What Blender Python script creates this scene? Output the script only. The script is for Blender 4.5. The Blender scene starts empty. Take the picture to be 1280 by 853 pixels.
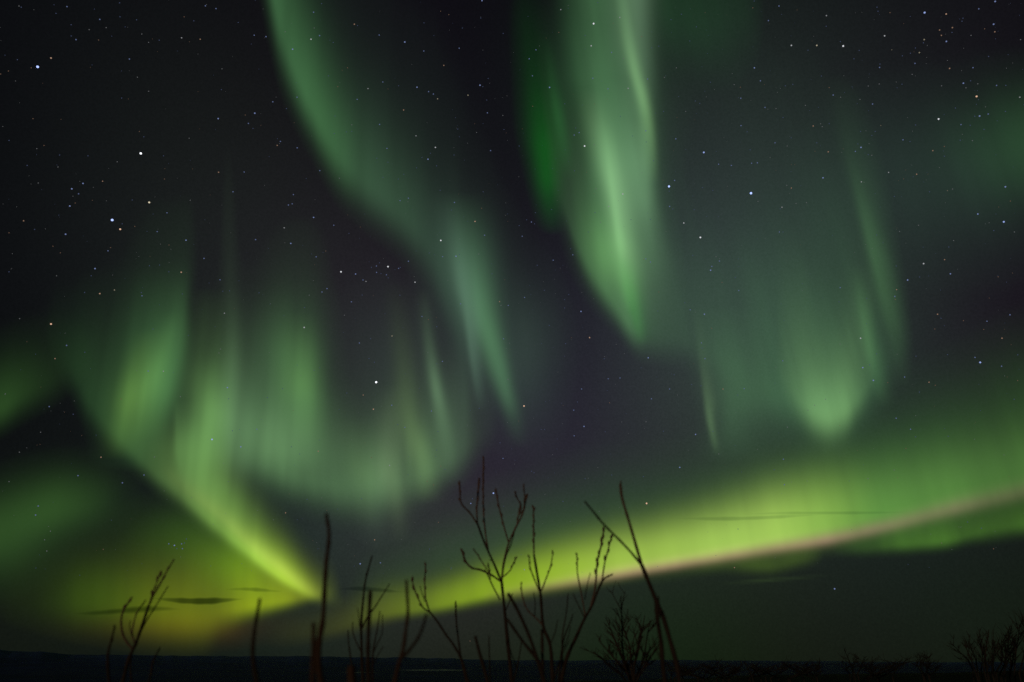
import bpy, math, random
import numpy as np
from mathutils import Vector
random.seed(7)
scn = bpy.context.scene
COL = scn.collection
EYE = np.array((0.0, 0.0, 1.3))
# ---------------------------------------------------------------- camera
cam_d = bpy.data.cameras.new('camera'); cam = bpy.data.objects.new('camera', cam_d); COL.objects.link(cam)
cam_d.sensor_fit = 'HORIZONTAL'; cam_d.sensor_width = 22.3; cam_d.lens = 22.3 * 1033.0 / 1280.0
cam_d.clip_start = 0.05; cam_d.clip_end = 400000.0
cam.location = EYE; cam.rotation_euler = (math.radians(90 + 21.07), 0, 0)
cam_d.dof.use_dof = True; cam_d.dof.focus_distance = 3000.0; cam_d.dof.aperture_fstop = 2.3
scn.camera = cam
# ---------------------------------------------------------------- exposure, renderer
scn.view_settings.view_transform = 'Standard'; scn.view_settings.look = 'None'
scn.view_settings.exposure = 0.0; scn.view_settings.gamma = 1.0; scn.view_settings.use_curve_mapping = False
scn.render.engine = 'CYCLES'
scn.cycles.transparent_max_bounces = 64; scn.cycles.max_bounces = 4
scn.cycles.use_denoising = False
scn.cycles.sample_clamp_indirect = 1.0
# ---------------------------------------------------------------- sky field (angles are kept as pixels of a 1280x853 frame, F px focal length)
FPX, CX, CY = 1033.0, 640.0, 426.5
PITCH = math.radians(21.07)
def lin(c):
    c = np.asarray(c, float) / 255.0
    return np.where(c <= 0.04045, c / 12.92, ((c + 0.055) / 1.055) ** 2.4)
def C(r, g, b, k=1.0, bg=(38, 40, 42)):
    return np.maximum(lin((r, g, b)) - lin(bg), -1) * k
def hermite(xs, ys, x):
    """monotone cubic interpolation, flat outside"""
    xs = np.asarray(xs, float); ys = np.asarray(ys, float)
    x = np.clip(x, xs[0], xs[-1])
    h = np.diff(xs); d = np.diff(ys) / h
    m = np.zeros_like(ys); m[0] = d[0]; m[-1] = d[-1]
    for i in range(1, len(xs) - 1):
        if d[i-1] * d[i] > 0:
            w1 = 2*h[i] + h[i-1]; w2 = h[i] + 2*h[i-1]
            m[i] = (w1 + w2) / (w1/d[i-1] + w2/d[i])
    i = np.clip(np.searchsorted(xs, x) - 1, 0, len(h) - 1)
    t = (x - xs[i]) / h[i]
    return ((2*t**3-3*t**2+1)*ys[i] + (t**3-2*t**2+t)*h[i]*m[i] + (-2*t**3+3*t**2)*ys[i+1] + (t**3-t**2)*h[i]*m[i+1])
def noise1(x, seed):
    i = np.floor(x).astype(int); f = x - i; f = f*f*(3-2*f)
    def r(k):
        v = np.sin(k*127.1 + seed*311.7) * 43758.5453
        return v - np.floor(v)
    return r(i)*(1-f) + r(i+1)*f
def rays_noise(x, scale, seed):
    return 0.55*noise1(x/scale, seed) + 0.3*noise1(x/scale*2.3+7, seed+1) + 0.15*noise1(x/scale*5.1+3, seed+2)
def curtain(pts, cols, tilt=0.0, pw=1.5, rays=None):
    """pts: (x, lower edge y, strength, softness below, height above); cols: colour or [(x, colour)...]; tilt: lean of the rays"""
    P = np.array(pts, float)
    def f(X, Y):
        xb = X
        for _ in range(6):
            xb = X + tilt * (hermite(P[:,0], P[:,1], xb) - Y)
            xb = np.clip(xb, X - 80, X + 80)
        ye = hermite(P[:,0], P[:,1], xb); I = hermite(P[:,0], P[:,2], xb)
        lo = hermite(P[:,0], P[:,3], xb); up = hermite(P[:,0], P[:,4], xb)
        I = np.where((xb < P[0,0]) | (xb > P[-1,0]), I*0 if P[0,2] == 0 or P[-1,2] == 0 else I, I)
        s = (ye - 0.83*lo) - Y
        g = np.where(s < 0, np.exp(-(s/lo)**2), np.exp(-(np.maximum(s, 0)/up)**pw)) * I
        if rays:
            n = rays_noise(xb, rays[1], rays[2])
            g = g * (1 - rays[0] + 2*rays[0]*n)
            if len(rays) > 3:
                pass
        if isinstance(cols, list):
            cx = [c[0] for c in cols]
            col = np.stack([hermite(cx, [c[1][k] for c in cols], xb) for k in range(3)], -1)
        else: col = np.asarray(cols)[None, :] * np.ones(X.shape + (1,)).reshape(-1, 1) if X.ndim == 1 else np.asarray(cols)
        return g[..., None] * col
    return f
def ray(pts, col, soft=1.0):
    """pts: (x, y, strength, width left, width right) down a ray, monotone in y"""
    P = np.array(sorted(pts, key=lambda p: p[1]), float)
    def f(X, Y):
        xc = hermite(P[:,1], P[:,0], Y); I = hermite(P[:,1], P[:,2], Y)
        wl = hermite(P[:,1], P[:,3], Y); wr = hermite(P[:,1], P[:,4], Y)
        I = np.where((Y < P[0,1]) & (P[0,2] == 0), 0, I); I = np.where((Y > P[-1,1]) & (P[-1,2] == 0), 0, I)
        d = X - xc
        g = np.where(d < 0, np.exp(-(d/wl)**2), np.exp(-(d/wr)**2)) * I
        return g[..., None] * np.asarray(col)
    return f
def blob(x, y, sx, sy, col, ang=0, pw=1.0, sd=None):
    """sd: spread below when different from the one above"""
    a = math.radians(ang); ca, sa = math.cos(a), math.sin(a)
    def f(X, Y):
        dx, dy = X - x, Y - y
        u, v = dx*ca + dy*sa, -dx*sa + dy*ca
        syv = np.where(v > 0, sd if sd else sy, sy)
        return np.exp(-((u/sx)**2 + (v/syv)**2)**pw)[..., None] * np.asarray(col)
    return f
# ---------------------------------------------------------------- the aurora
AUR = {}
AUR['horizon_band'] = [
    curtain([(380,803,0,12,30),(430,787,.10,8,26),(480,773,.40,8,30),(545,763,.68,8,27),(640,742,.90,10,33),(715,728,.93,11,38),(815,710,.96,11,42),(890,697,.97,12,47),(960,684,.99,14,52),(1035,672,.86,18,58),(1110,657,.72,21,61),(1185,640,.62,22,62),(1280,617,.52,22,64),(1400,588,.48,22,88)],
            [(420,C(96,104,25)),(500,C(116,136,25)),(640,C(142,174,42)),(800,C(160,193,80)),(950,C(163,200,92)),(1035,C(142,186,84)),(1110,C(106,158,76)),(1280,C(100,152,76))], tilt=.1, pw=2.3, rays=(.06,60,3)),
    curtain([(600,752,0,6,8),(700,735,.6,6,8),(800,718,1.0,6,9),(960,692,1.0,7,9),(1035,680,.9,7,9),(1110,664,.55,8,10),(1185,645,.40,9,12),(1280,623,.36,10,13),(1400,593,.3,10,13)],
            np.array((.18,.045,.082)), pw=2, rays=(.22,70,61)),
    curtain([(430,760,0,20,40),(560,725,.40,30,46),(700,688,.5,30,56),(850,655,.42,30,50),(1000,622,.42,36,48),(1120,590,.42,40,56),(1280,545,.45,50,72),(1400,520,.45,50,80)], C(54,84,50), pw=1.8),
]
AUR['band_fringe'] = [
    curtain([(800,735,0,8,20),(850,724,.2,8,22),(905,713,.6,9,22),(960,714,.8,9,22),(1000,706,.7,9,22),(1030,700,0,9,25)], C(55,72,36,bg=(28,32,32)), rays=(.3,30,5)),
    curtain([(1040,693,0,9,22),(1090,690,.5,9,24),(1110,688,.8,9,26),(1180,682,1,9,28),(1215,674,.85,10,28),(1250,668,.75,12,30),(1290,662,.7,12,30),(1400,640,.5,12,34)], C(62,96,42,bg=(28,32,32)), rays=(.3,45,8)),
    blob(965,725,48,2.2,C(36,46,33,bg=(26,31,29)),ang=-4),  # pale streak of the low cloud layer, painted in as glow
]
AUR['left_swirl'] = [
    curtain([(50,430,0,34,60),(85,475,.15,32,64),(110,518,.34,28,74),(150,560,.54,20,70),(190,598,.50,17,56),(230,630,.66,14,54),(270,664,.92,13,62),(310,696,.98,11,45),(340,719,.92,9,34),(370,738,.75,8,26),(390,748,.42,8,20),(408,753,.12,9,18),(430,757,0,10,16)],
            [(90,C(56,90,58)),(160,C(70,106,64)),(230,C(104,142,72)),(290,C(124,164,68)),(350,C(142,178,54)),(400,C(140,165,35))], tilt=.0, pw=1.6),
    curtain([(200,595,0,10,14),(270,648,.5,10,15),(320,694,.75,9,15),(350,716,.75,8,13),(378,738,.55,7,11),(400,750,.2,8,10),(420,755,0,8,9)], C(104,106,60), pw=1.8),
    ray([(232,230,0,60,14),(230,320,.08,60,12),(227,375,.36,62,9),(222,425,.72,60,13),(208,480,.95,50,18),(190,530,.5,42,24),(170,590,0,40,24)], C(70,112,70)),
    ray([(188,410,0,16,20),(176,455,.45,18,22),(166,498,1,19,22),(158,528,.65,18,24),(146,575,0,18,24)], C(92,136,68,bg=(62,95,60))),
    ray([(214,390,0,12,12),(205,430,.4,12,12),(196,468,.85,13,13),(190,500,.55,13,16),(182,550,0,13,16)], C(82,128,72,bg=(62,95,60))),
    ray([(268,360,0,30,24),(266,440,.25,30,26),(263,480,.62,26,24),(264,515,.9,24,22),(256,560,.9,32,26),(252,590,.75,28,30),(272,625,.5,28,38),(300,670,0,30,34)], C(94,138,74)),
    ray([(222,500,0,4,30),(222,530,.5,4,34),(223,560,.7,5,36),(232,600,.4,8,34),(245,640,0,10,30)], C(70,100,62)),
    ray([(284,150,0,9,9),(286,250,.05,9,9),(287,340,.17,9,10),(288,400,.32,10,12),(290,460,.6,13,14),(292,520,.7,18,18),(294,570,.5,20,20),(296,620,0,20,20)], C(70,92,70)),
    blob(300,520,60,95,C(66,92,66), sd=60),
    ray([(380,260,0,36,26),(378,345,.12,44,28),(376,405,.45,46,30),(377,455,.85,38,28),(380,490,.85,36,27),(384,535,.45,36,28),(388,590,0,36,30)], C(66,102,66)),
    ray([(376,390,0,20,18),(378,445,.55,24,20),(378,478,.9,24,20),(380,510,.45,24,22),(384,560,0,18,18)], C(80,122,68,bg=(60,90,60))),
    blob(350,560,62,50,C(72,98,68), sd=30),
]
AUR['middle_arc'] = [
    curtain([(285,585,0,30,50),(320,598,.35,30,56),(360,612,.75,28,62),(400,624,.88,28,70),(440,630,.92,30,72),(480,628,.95,30,72),(520,616,.88,28,76),(555,598,.6,26,84),(585,575,.3,26,90),(625,540,0,26,90)], C(74,108,70), tilt=.08, rays=(.16,34,11)),
    ray([(446,520,0,18,18),(452,565,.5,20,18),(456,592,.8,18,15),(459,620,.35,16,15),(461,660,0,16,14)], C(80,114,72,bg=(64,90,64))),
    ray([(490,480,0,16,18),(487,550,.6,18,18),(487,588,.95,16,16),(492,612,.65,16,15),(497,640,.32,13,13),(500,680,0,11,11)], C(92,122,82,bg=(64,90,64))),
    ray([(494,350,0,12,14),(504,450,.3,12,14),(510,515,.75,15,14),(520,555,1,16,14),(528,590,.6,16,15),(534,630,0,16,14)], C(84,116,72,bg=(50,70,56))),
    ray([(528,360,0,9,8),(538,440,.5,8,8),(545,485,.95,8,8),(551,518,.6,9,9),(557,560,.25,11,11),(562,605,0,11,11)], C(78,106,80,bg=(45,52,52))),
    ray([(568,420,0,18,11),(577,505,.5,26,11),(577,550,.45,26,12),(570,610,0,24,12)], C(56,74,60)),
    ray([(462,540,0,24,24),(468,625,.5,20,18),(471,690,0,18,15)], C(58,72,60)),
    blob(500,450,75,90,C(44,52,50), sd=90),
]
AUR['ribbon'] = [
    curtain([(322,-90,.8,70,110),(337,0,.92,56,118),(350,62,.95,48,112),(368,112,.95,40,104),(392,163,.95,36,90),(420,214,.8,36,80),(448,246,.72,36,76),(480,272,.68,34,76),(512,304,.66,36,76),(538,338,.62,40,80),(556,378,.55,50,90),(570,420,.42,60,105),(582,470,.22,60,110),(600,510,.08,60,110),(640,560,0,60,100)],
            [(340,C(62,102,66)),(400,C(61,104,64)),(480,C(56,84,62)),(540,C(57,84,66)),(590,C(70,100,80))], pw=1.6, tilt=0, rays=(.05,30,41)),
    ray([(575,240,0,20,26),(592,330,.4,18,22),(603,385,.75,16,18),(612,420,.9,15,15),(622,455,.82,14,13),(632,490,.62,12,11),(642,525,.2,11,11),(650,560,0,10,10)], C(68,110,74)),
    ray([(556,240,0,18,18),(568,300,.4,16,17),(577,345,.75,12,16),(585,395,.85,7,14),(590,440,.7,5,10),(595,475,.4,5,8),(601,515,0,5,7)], C(70,96,80)),
    curtain([(322,-90,.35,70,240),(350,62,.4,48,220),(392,163,.5,40,190),(448,246,.5,40,160),(512,304,.45,44,150),(556,378,.4,60,150),(600,460,.3,70,150),(650,520,.2,60,120),(720,560,0,60,100)], C(40,60,48,bg=(22,23,26)), pw=1.2),
    blob(652,440,46,85,C(49,62,55)), blob(590,345,38,70,C(50,66,58)),
]
AUR['tall_curtain'] = [
    curtain([(690,255,0,40,110),(708,282,.28,36,110),(722,318,.5,30,120),(742,356,.72,28,140),(765,388,.85,26,180),(785,416,.85,24,200),(797,430,.5,22,230),(812,436,.25,24,240),(840,440,.10,30,240),(870,430,0,30,240)], C(70,116,70), tilt=.12, pw=1.35, rays=(.10,22,31)),
    ray([(742,-80,.75,34,48),(742,30,.72,28,54),(750,90,.8,28,54),(756,140,.8,20,54),(756,190,.85,17,52),(762,240,.65,22,48),(772,300,.4,28,42),(788,360,0,24,32)], C(66,106,72)),
    ray([(795,-80,.95,28,22),(795,0,.9,26,20),(797,45,.75,26,18),(802,90,.5,24,15),(808,150,0,22,12)], C(86,116,90)),
    ray([(774,-50,0,10,12),(784,40,.45,9,11),(793,85,.75,8,9),(803,120,.9,8,8),(810,150,.75,9,7),(815,185,.4,11,6),(818,230,0,12,6)], C(92,134,84,bg=(50,70,55))),
    ray([(736,110,0,14,16),(748,160,.4,16,18),(757,195,.65,15,18),(764,230,.85,13,19),(770,265,.88,12,19),(776,300,.82,13,17),(783,335,.4,14,16),(790,390,0,14,14)], C(94,130,88,bg=(48,68,52))),
    ray([(756,150,0,5,7),(762,205,.35,5,8),(768,250,.5,5,8),(774,295,.5,5,8),(781,335,0,5,8)], C(74,104,70)),
    ray([(798,100,0,36,12),(800,170,.55,38,13),(803,210,.8,38,12),(805,245,.8,36,13),(806,285,.55,34,18),(808,340,.3,30,26),(808,420,0,26,26)], C(84,120,86)),
    blob(764,318,28,46,C(74,120,64), ang=-20),
    ray([(780,320,0,11,14),(788,370,.8,9,13),(795,400,.6,7,11),(802,432,0,6,9)], C(36,98,36)),
    curtain([(805,50,0,40,80),(835,60,.8,60,120),(880,70,.8,60,120),(960,70,0,60,120)], C(30,58,36,bg=(26,28,28))),
]
AUR['green_ray'] = [
    ray([(656,-30,0,20,20),(668,90,.35,20,20),(676,150,.75,20,22),(681,190,1.05,18,20),(684,220,1.05,16,16),(687,252,.6,15,14),(692,295,0,14,14)], np.array((0,.052,.001))),
    ray([(682,40,0,7,10),(692,110,.45,7,9),(699,150,.85,7,8),(704,180,.65,7,8),(710,225,0,6,8)], C(38,74,46,bg=(30,40,36))),
    ray([(712,-40,0,22,18),(716,60,.4,22,16),(722,120,.5,22,14),(728,160,.35,20,12),(734,220,0,20,12)], np.array((.004,.026,.007))),
]
AUR['right_curtain'] = [
    curtain([(970,470,0,24,80),(1000,516,.5,26,88),(1018,533,.86,26,74),(1036,539,.98,26,70),(1054,533,.92,26,76),(1072,514,.45,24,90),(1095,480,0,22,100)], C(92,130,76), pw=1.7),
    curtain([(940,490,0,36,130),(985,520,.6,34,135),(1040,534,.95,32,150),(1080,510,.85,30,150),(1110,478,.5,30,150),(1145,430,0,30,130)], C(54,84,60), pw=1.5, tilt=.15),
    ray([(1046,90,0,14,22),(1064,190,.13,12,24),(1074,240,.28,9,22),(1084,285,.52,8,19),(1094,325,.8,9,18),(1102,360,.85,10,17),(1112,395,.65,12,14),(1121,430,.3,12,11),(1130,485,0,11,9)], C(62,98,62)),
    ray([(1070,330,0,7,12),(1081,400,.6,6,13),(1089,440,.65,7,13),(1097,475,.38,8,11),(1105,510,0,8,11)], C(60,94,60)),
    curtain([(770,420,0,30,160),(815,432,.45,26,190),(860,444,.75,26,190),(905,470,.85,36,180),(950,510,.85,44,200),(1000,530,.7,44,220),(1060,520,.5,44,220),(1120,440,0,40,200)], C(50,74,56,bg=(40,46,46)), pw=1.6, tilt=.15, rays=(.12,40,21)),
]
AUR['thin_ray'] = [
    ray([(870,380,0,5,7),(878,455,.25,4.5,8),(883,495,.6,4,9),(887,525,.85,4,6),(891,545,.6,4,5),(896,570,0,4,5)], C(76,102,70)),
    ray([(900,380,0,28,50),(916,465,.6,32,48),(921,502,.8,30,48),(915,538,.5,26,48),(905,580,0,26,44)], C(58,88,62)),
]
AUR['edge_glow'] = [
    blob(1272,190,75,65,C(42,60,46), sd=55), blob(1185,225,140,95,C(37,52,46,bg=(28,30,32))), blob(1345,170,80,65,C(46,68,50)),
]
AUR['left_patches'] = [
    curtain([(-120,545,.9,20,40),(-40,540,.9,20,45),(0,527,.85,22,48),(30,510,.55,24,48),(70,492,.22,26,52),(120,465,0,26,52)], C(46,74,38,bg=(20,20,22)), pw=1.6),
]
AUR['lower_patch'] = [
    blob(85,632,55,40,C(44,66,36,bg=(26,27,26)), ang=-12, sd=30), blob(20,655,65,45,C(42,62,35,bg=(26,27,26)), ang=-18), blob(-60,680,80,45,C(44,66,36,bg=(26,27,26))),
]
AUR['low_glow'] = [
    curtain([(-80,770,.3,30,50),(40,775,.32,30,50),(120,776,.9,30,52),(200,786,1,32,56),(250,790,.85,30,58),(280,778,.72,20,52),(310,768,.85,13,50),(345,760,.9,10,50),(375,753,.6,9,38),(402,747,.2,8,30),(425,744,0,8,24)],
            [(0,C(44,52,24)),(120,C(66,84,24)),(200,C(90,102,16)),(270,C(116,128,16)),(330,C(134,154,22)),(390,C(118,132,18))], pw=2.0, rays=(.10,26,51)),
    blob(296,706,44,34,C(82,112,42), sd=34), blob(240,672,70,36,C(52,72,38)),
    blob(225,782,95,20,np.array((.030,.012,0)),sd=20), blob(283,788,24,16,np.array((.009,.004,0))),
    curtain([(262,772,0,10,10),(300,765,.6,9,12),(340,757,.7,7,12),(380,750,.5,7,10),(410,746,0,7,9)], C(74,76,30)),
    curtain([(330,806,0,14,20),(385,800,.5,12,24),(440,790,.8,10,26),(500,774,.5,10,24),(540,766,0,10,20)], C(54,58,28,bg=(32,38,30)), pw=2),
]
def pale(fs, k):
    def wrap(f):
        def g(X, Y):
            c = np.asarray(f(X, Y)); m = c @ np.array((.25, .60, .15))
            return c*(1-k) + m[..., None]*k*np.array((.95, 1.0, .92))
        return g
    return [wrap(f) for f in fs]
for k_, v_ in (('tall_curtain', .16), ('right_curtain', .14), ('ribbon', .12), ('middle_arc', .12), ('left_swirl', .08), ('edge_glow', .15), ('thin_ray', .1)):
    AUR[k_] = pale(AUR[k_], v_)
# the diffuse glow between the curtains: wide lobes on the night sky
SKYPTS = [(30,60,12,13,17),(30,200,13,14,18),(100,320,17,18,21),(200,60,20,21,23),(300,160,22,22,24),(480,80,22,23,26),(570,150,24,25,30),(620,330,34,34,38),(480,400,42,43,47),
 (730,450,34,28,46),(745,520,36,31,46),(690,545,36,32,44),(650,560,42,42,50),(40,560,15,14,19),(150,580,25,25,27),(420,680,44,48,49),(600,660,50,54,54),(740,590,46,52,52),(900,350,56,70,64),(960,420,60,84,68),(900,140,38,46,44),(1000,200,38,46,46),
 (1100,40,23,24,28),(1200,80,26,28,30),(1210,330,32,36,36),(1200,450,36,38,40),(1100,760,25,32,26),(1050,712,26,30,33),(640,800,28,36,28),(360,790,32,39,31),(480,805,30,37,29),(560,792,29,37,29),(720,780,28,36,29),(1000,790,24,31,24),(40,790,23,31,24),(850,550,46,54,50),(1240,760,23,29,25),
 (850,780,26,35,28),(260,330,30,33,33),(30,700,30,33,24),(1150,560,42,52,46),(1000,320,48,66,58),(60,440,22,27,24)]
def lobe_fit():
    P = np.array(SKYPTS, float); xy = P[:, :2]; T = lin(P[:, 2:])
    D = dirs(xy[:,0], xy[:,1])
    A0 = np.zeros_like(T)
    for fs in AUR.values():
        for f in fs: A0 = A0 + np.asarray(f(xy[:,0], xy[:,1])).reshape(-1, 3)
    T = T*np.array((1.0, 1.08, 1.0)); T = np.maximum(T - 0.85*np.maximum(A0, 0), 0.5*T)
    K = np.exp(LOBE_K * (D @ D.T - 1))
    A = K; base = np.array((.0026, .0028, .0040))
    R = T - base
    G = A.T @ A + 0.02*np.eye(len(P)); h = 1.0/np.linalg.eigvalsh(G)[-1]
    W = np.zeros_like(R)
    for _ in range(6000):                      # least squares that keeps every lobe's light positive
        W = np.maximum(W - h * (G @ W - A.T @ R), 0)
    return base, D, W
LOBE_K = 1.0 / (2 * (88.0/FPX)**2)
def dirs(x, y):
    u = (np.asarray(x, float) - CX)/FPX; v = -(np.asarray(y, float) - CY)/FPX
    d = np.stack([u, np.cos(PITCH) - v*np.sin(PITCH), np.sin(PITCH) + v*np.cos(PITCH)], -1)
    return d / np.linalg.norm(d, axis=-1, keepdims=True)
# ---------------------------------------------------------------- world: the dark night sky with faint wide glow (by direction)
world = bpy.data.worlds.new('World'); scn.world = world; world.use_nodes = True
def build_world():
    nt = world.node_tree; N = nt.nodes; L = nt.links; N.clear()
    out = N.new('ShaderNodeOutputWorld'); bg = N.new('ShaderNodeBackground'); L.new(bg.outputs[0], out.inputs[0])
    tc = N.new('ShaderNodeTexCoord')
    base, D, W = lobe_fit()
    acc = None
    for d, w in zip(D, W):
        if w.max() < 1e-4: continue
        dot = N.new('ShaderNodeVectorMath'); dot.operation = 'DOT_PRODUCT'; L.new(tc.outputs['Generated'], dot.inputs[0]); dot.inputs[1].default_value = tuple(d)
        mu = N.new('ShaderNodeMath'); mu.operation = 'MULTIPLY_ADD'; L.new(dot.outputs['Value'], mu.inputs[0]); mu.inputs[1].default_value = LOBE_K; mu.inputs[2].default_value = -LOBE_K
        ex = N.new('ShaderNodeMath'); ex.operation = 'EXPONENT'; L.new(mu.outputs[0], ex.inputs[0])
        ma = N.new('ShaderNodeVectorMath'); ma.operation = 'MULTIPLY_ADD'
        L.new(ex.outputs[0], ma.inputs[0]); ma.inputs[1].default_value = tuple(w)
        if acc is None: ma.inputs[2].default_value = tuple(base)
        else: L.new(acc, ma.inputs[2])
        acc = ma.outputs[0]
    # airglow is never even: a fine mottling of a few per cent
    nz = N.new('ShaderNodeTexNoise'); nz.inputs['Scale'].default_value = 420.0; nz.inputs['Detail'].default_value = 4.0; nz.inputs['Roughness'].default_value = 0.8
    L.new(tc.outputs['Generated'], nz.inputs['Vector'])
    mr = N.new('ShaderNodeMapRange'); mr.inputs['From Min'].default_value = 0.25; mr.inputs['From Max'].default_value = 0.75; mr.inputs['To Min'].default_value = 0.80; mr.inputs['To Max'].default_value = 1.20
    L.new(nz.outputs['Fac'], mr.inputs['Value'])
    sc = N.new('ShaderNodeVectorMath'); sc.operation = 'SCALE'; L.new(acc, sc.inputs[0]); L.new(mr.outputs[0], sc.inputs['Scale'])
    sx = N.new('ShaderNodeSeparateXYZ'); L.new(tc.outputs['Generated'], sx.inputs[0])
    lo = N.new('ShaderNodeMapRange'); lo.inputs['From Min'].default_value = 0.0; lo.inputs['From Max'].default_value = 0.13; L.new(sx.outputs['Z'], lo.inputs['Value'])
    ext = N.new('ShaderNodeMix'); ext.data_type = 'RGBA'; L.new(lo.outputs[0], ext.inputs[0]); ext.inputs[6].default_value = (0.92, 0.87, 0.70, 1); ext.inputs[7].default_value = (1, 1, 1, 1)   # thicker air low down
    ml = N.new('ShaderNodeVectorMath'); ml.operation = 'MULTIPLY'; L.new(sc.outputs[0], ml.inputs[0]); L.new(ext.outputs[2], ml.inputs[1])
    L.new(ml.outputs[0], bg.inputs['Color']); bg.inputs['Strength'].default_value = 1.0
build_world()
# ---------------------------------------------------------------- the one lamp: a very low warm light behind the camera, night-dim
sun_d = bpy.data.lights.new('low_sun', 'SUN'); sun_d.energy = 0.40; sun_d.angle = math.radians(0.5); sun_d.color = (1.0, 0.80, 0.60)
sun = bpy.data.objects.new('low_sun', sun_d); COL.objects.link(sun); sun.rotation_euler = (math.radians(86.5), 0, math.radians(-24))
# ---------------------------------------------------------------- helpers
def tag(o, label=None, cat=None, group=None, kind=None):
    if label: o['label'] = label
    if cat: o['category'] = cat
    if group: o['group'] = group
    if kind: o['kind'] = kind
    return o
def empty(name, loc):
    o = bpy.data.objects.new(name, None); o.empty_display_size = 0.1; o.location = loc; COL.objects.link(o); return o
def link_mesh(name, verts, faces, mat, parent=None, smooth=True):
    me = bpy.data.meshes.new(name); me.from_pydata([tuple(map(float, v)) for v in verts], [], faces)
    if smooth: me.polygons.foreach_set('use_smooth', [True]*len(me.polygons))
    me.materials.append(mat); o = bpy.data.objects.new(name, me); COL.objects.link(o)
    if parent is not None: o.parent = parent
    return o
def new_mat(name):
    m = bpy.data.materials.new(name); m.use_nodes = True; m.node_tree.nodes.clear(); return m, m.node_tree.nodes, m.node_tree.links
def at(x, y, depth):
    """the point that many metres ahead (along the ground) that is seen at the pixel (x, y) of the photograph"""
    d = dirs(x, y); return EYE + d * (depth / math.hypot(d[0], d[1]))
# ---------------------------------------------------------------- land
def skyline(px):
    return hermite([-700,-200,0,100,180,300,400,500,640,800,900,1280,1500,2000],[818,812,815.5,816.5,819.5,820.5,821.5,822,825.5,825.5,826.5,828.5,828,826], px)
def vnoise(x, y, s):
    def r(i, j):
        v = np.sin(i*127.1 + j*311.7 + s*74.7)*43758.5453; return v - np.floor(v)
    i, j = np.floor(x), np.floor(y); f, g = x-i, y-j; f = f*f*(3-2*f); g = g*g*(3-2*g)
    return (r(i,j)*(1-f)+r(i+1,j)*f)*(1-g) + (r(i,j+1)*(1-f)+r(i+1,j+1)*f)*g
def crest_y(px):      # where the near hilltop ends in the frame
    return hermite([-400,0,200,500,800,900,1100,1200,1280,1700],[850,848,849,850,846,841,838,835,833,836], px)
RC = 26.0             # distance of the hilltop's edge
def ground_z(r, az):
    """height of the land r metres away in the direction az (0 = straight ahead, clockwise)"""
    ac = np.clip(az, -0.9, 0.9)
    px = CX + FPX*math.cos(PITCH)*np.tan(ac)   # roughly, at the skyline
    X, Yy = r*np.sin(az), r*np.cos(az)
    front = np.clip((np.cos(az) - 0.2)/0.4, 0, 1)
    zc = 1.3 - RC*(crest_y(px) - 824.5)/FPX
    bumps = 0.10*(vnoise(X*0.9, Yy*0.9, 1)-.5) + 0.05*(vnoise(X*2.7, Yy*2.7, 2)-.5)
    near = np.where(r < RC, zc*front*np.clip((r-3)/(RC-3), 0, 1)**1.5 + bumps*np.clip(r/3,0.2,1.5), 0)
    drop = np.interp(r, [RC, 60, 200, 800, 2500, 5000, 16000], [0, -4, -28, -85, -130, -150, -150])
    mid = zc*front + drop + 0.3*bumps + np.clip((r-200)/1500,0,1)*6*(vnoise(X/260, Yy/260, 3)-.5)*np.where((r>9000)&(r<13500),.15,1)
    rough = 1.6*(vnoise(px/26+5, r*0, 6)-.5) + 0.8*(vnoise(px/9, r*0, 7)-.5)
    ztop = 30000*(824.5 - (skyline(px)+rough))/FPX + 1.3
    hills = np.interp(r, [16000, 22000, 30000, 45000], [0, .42, 1, .9])
    hz = -150 + (ztop + 150)*hills + np.where(r > 17000, 45*(vnoise(X/900, Yy/900, 8)-.5), 0)*np.clip(1-abs(r-24000)/6000,0,1)
    z = np.where(r < RC, near, np.where(r < 16000, mid, hz))
    return z
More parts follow.
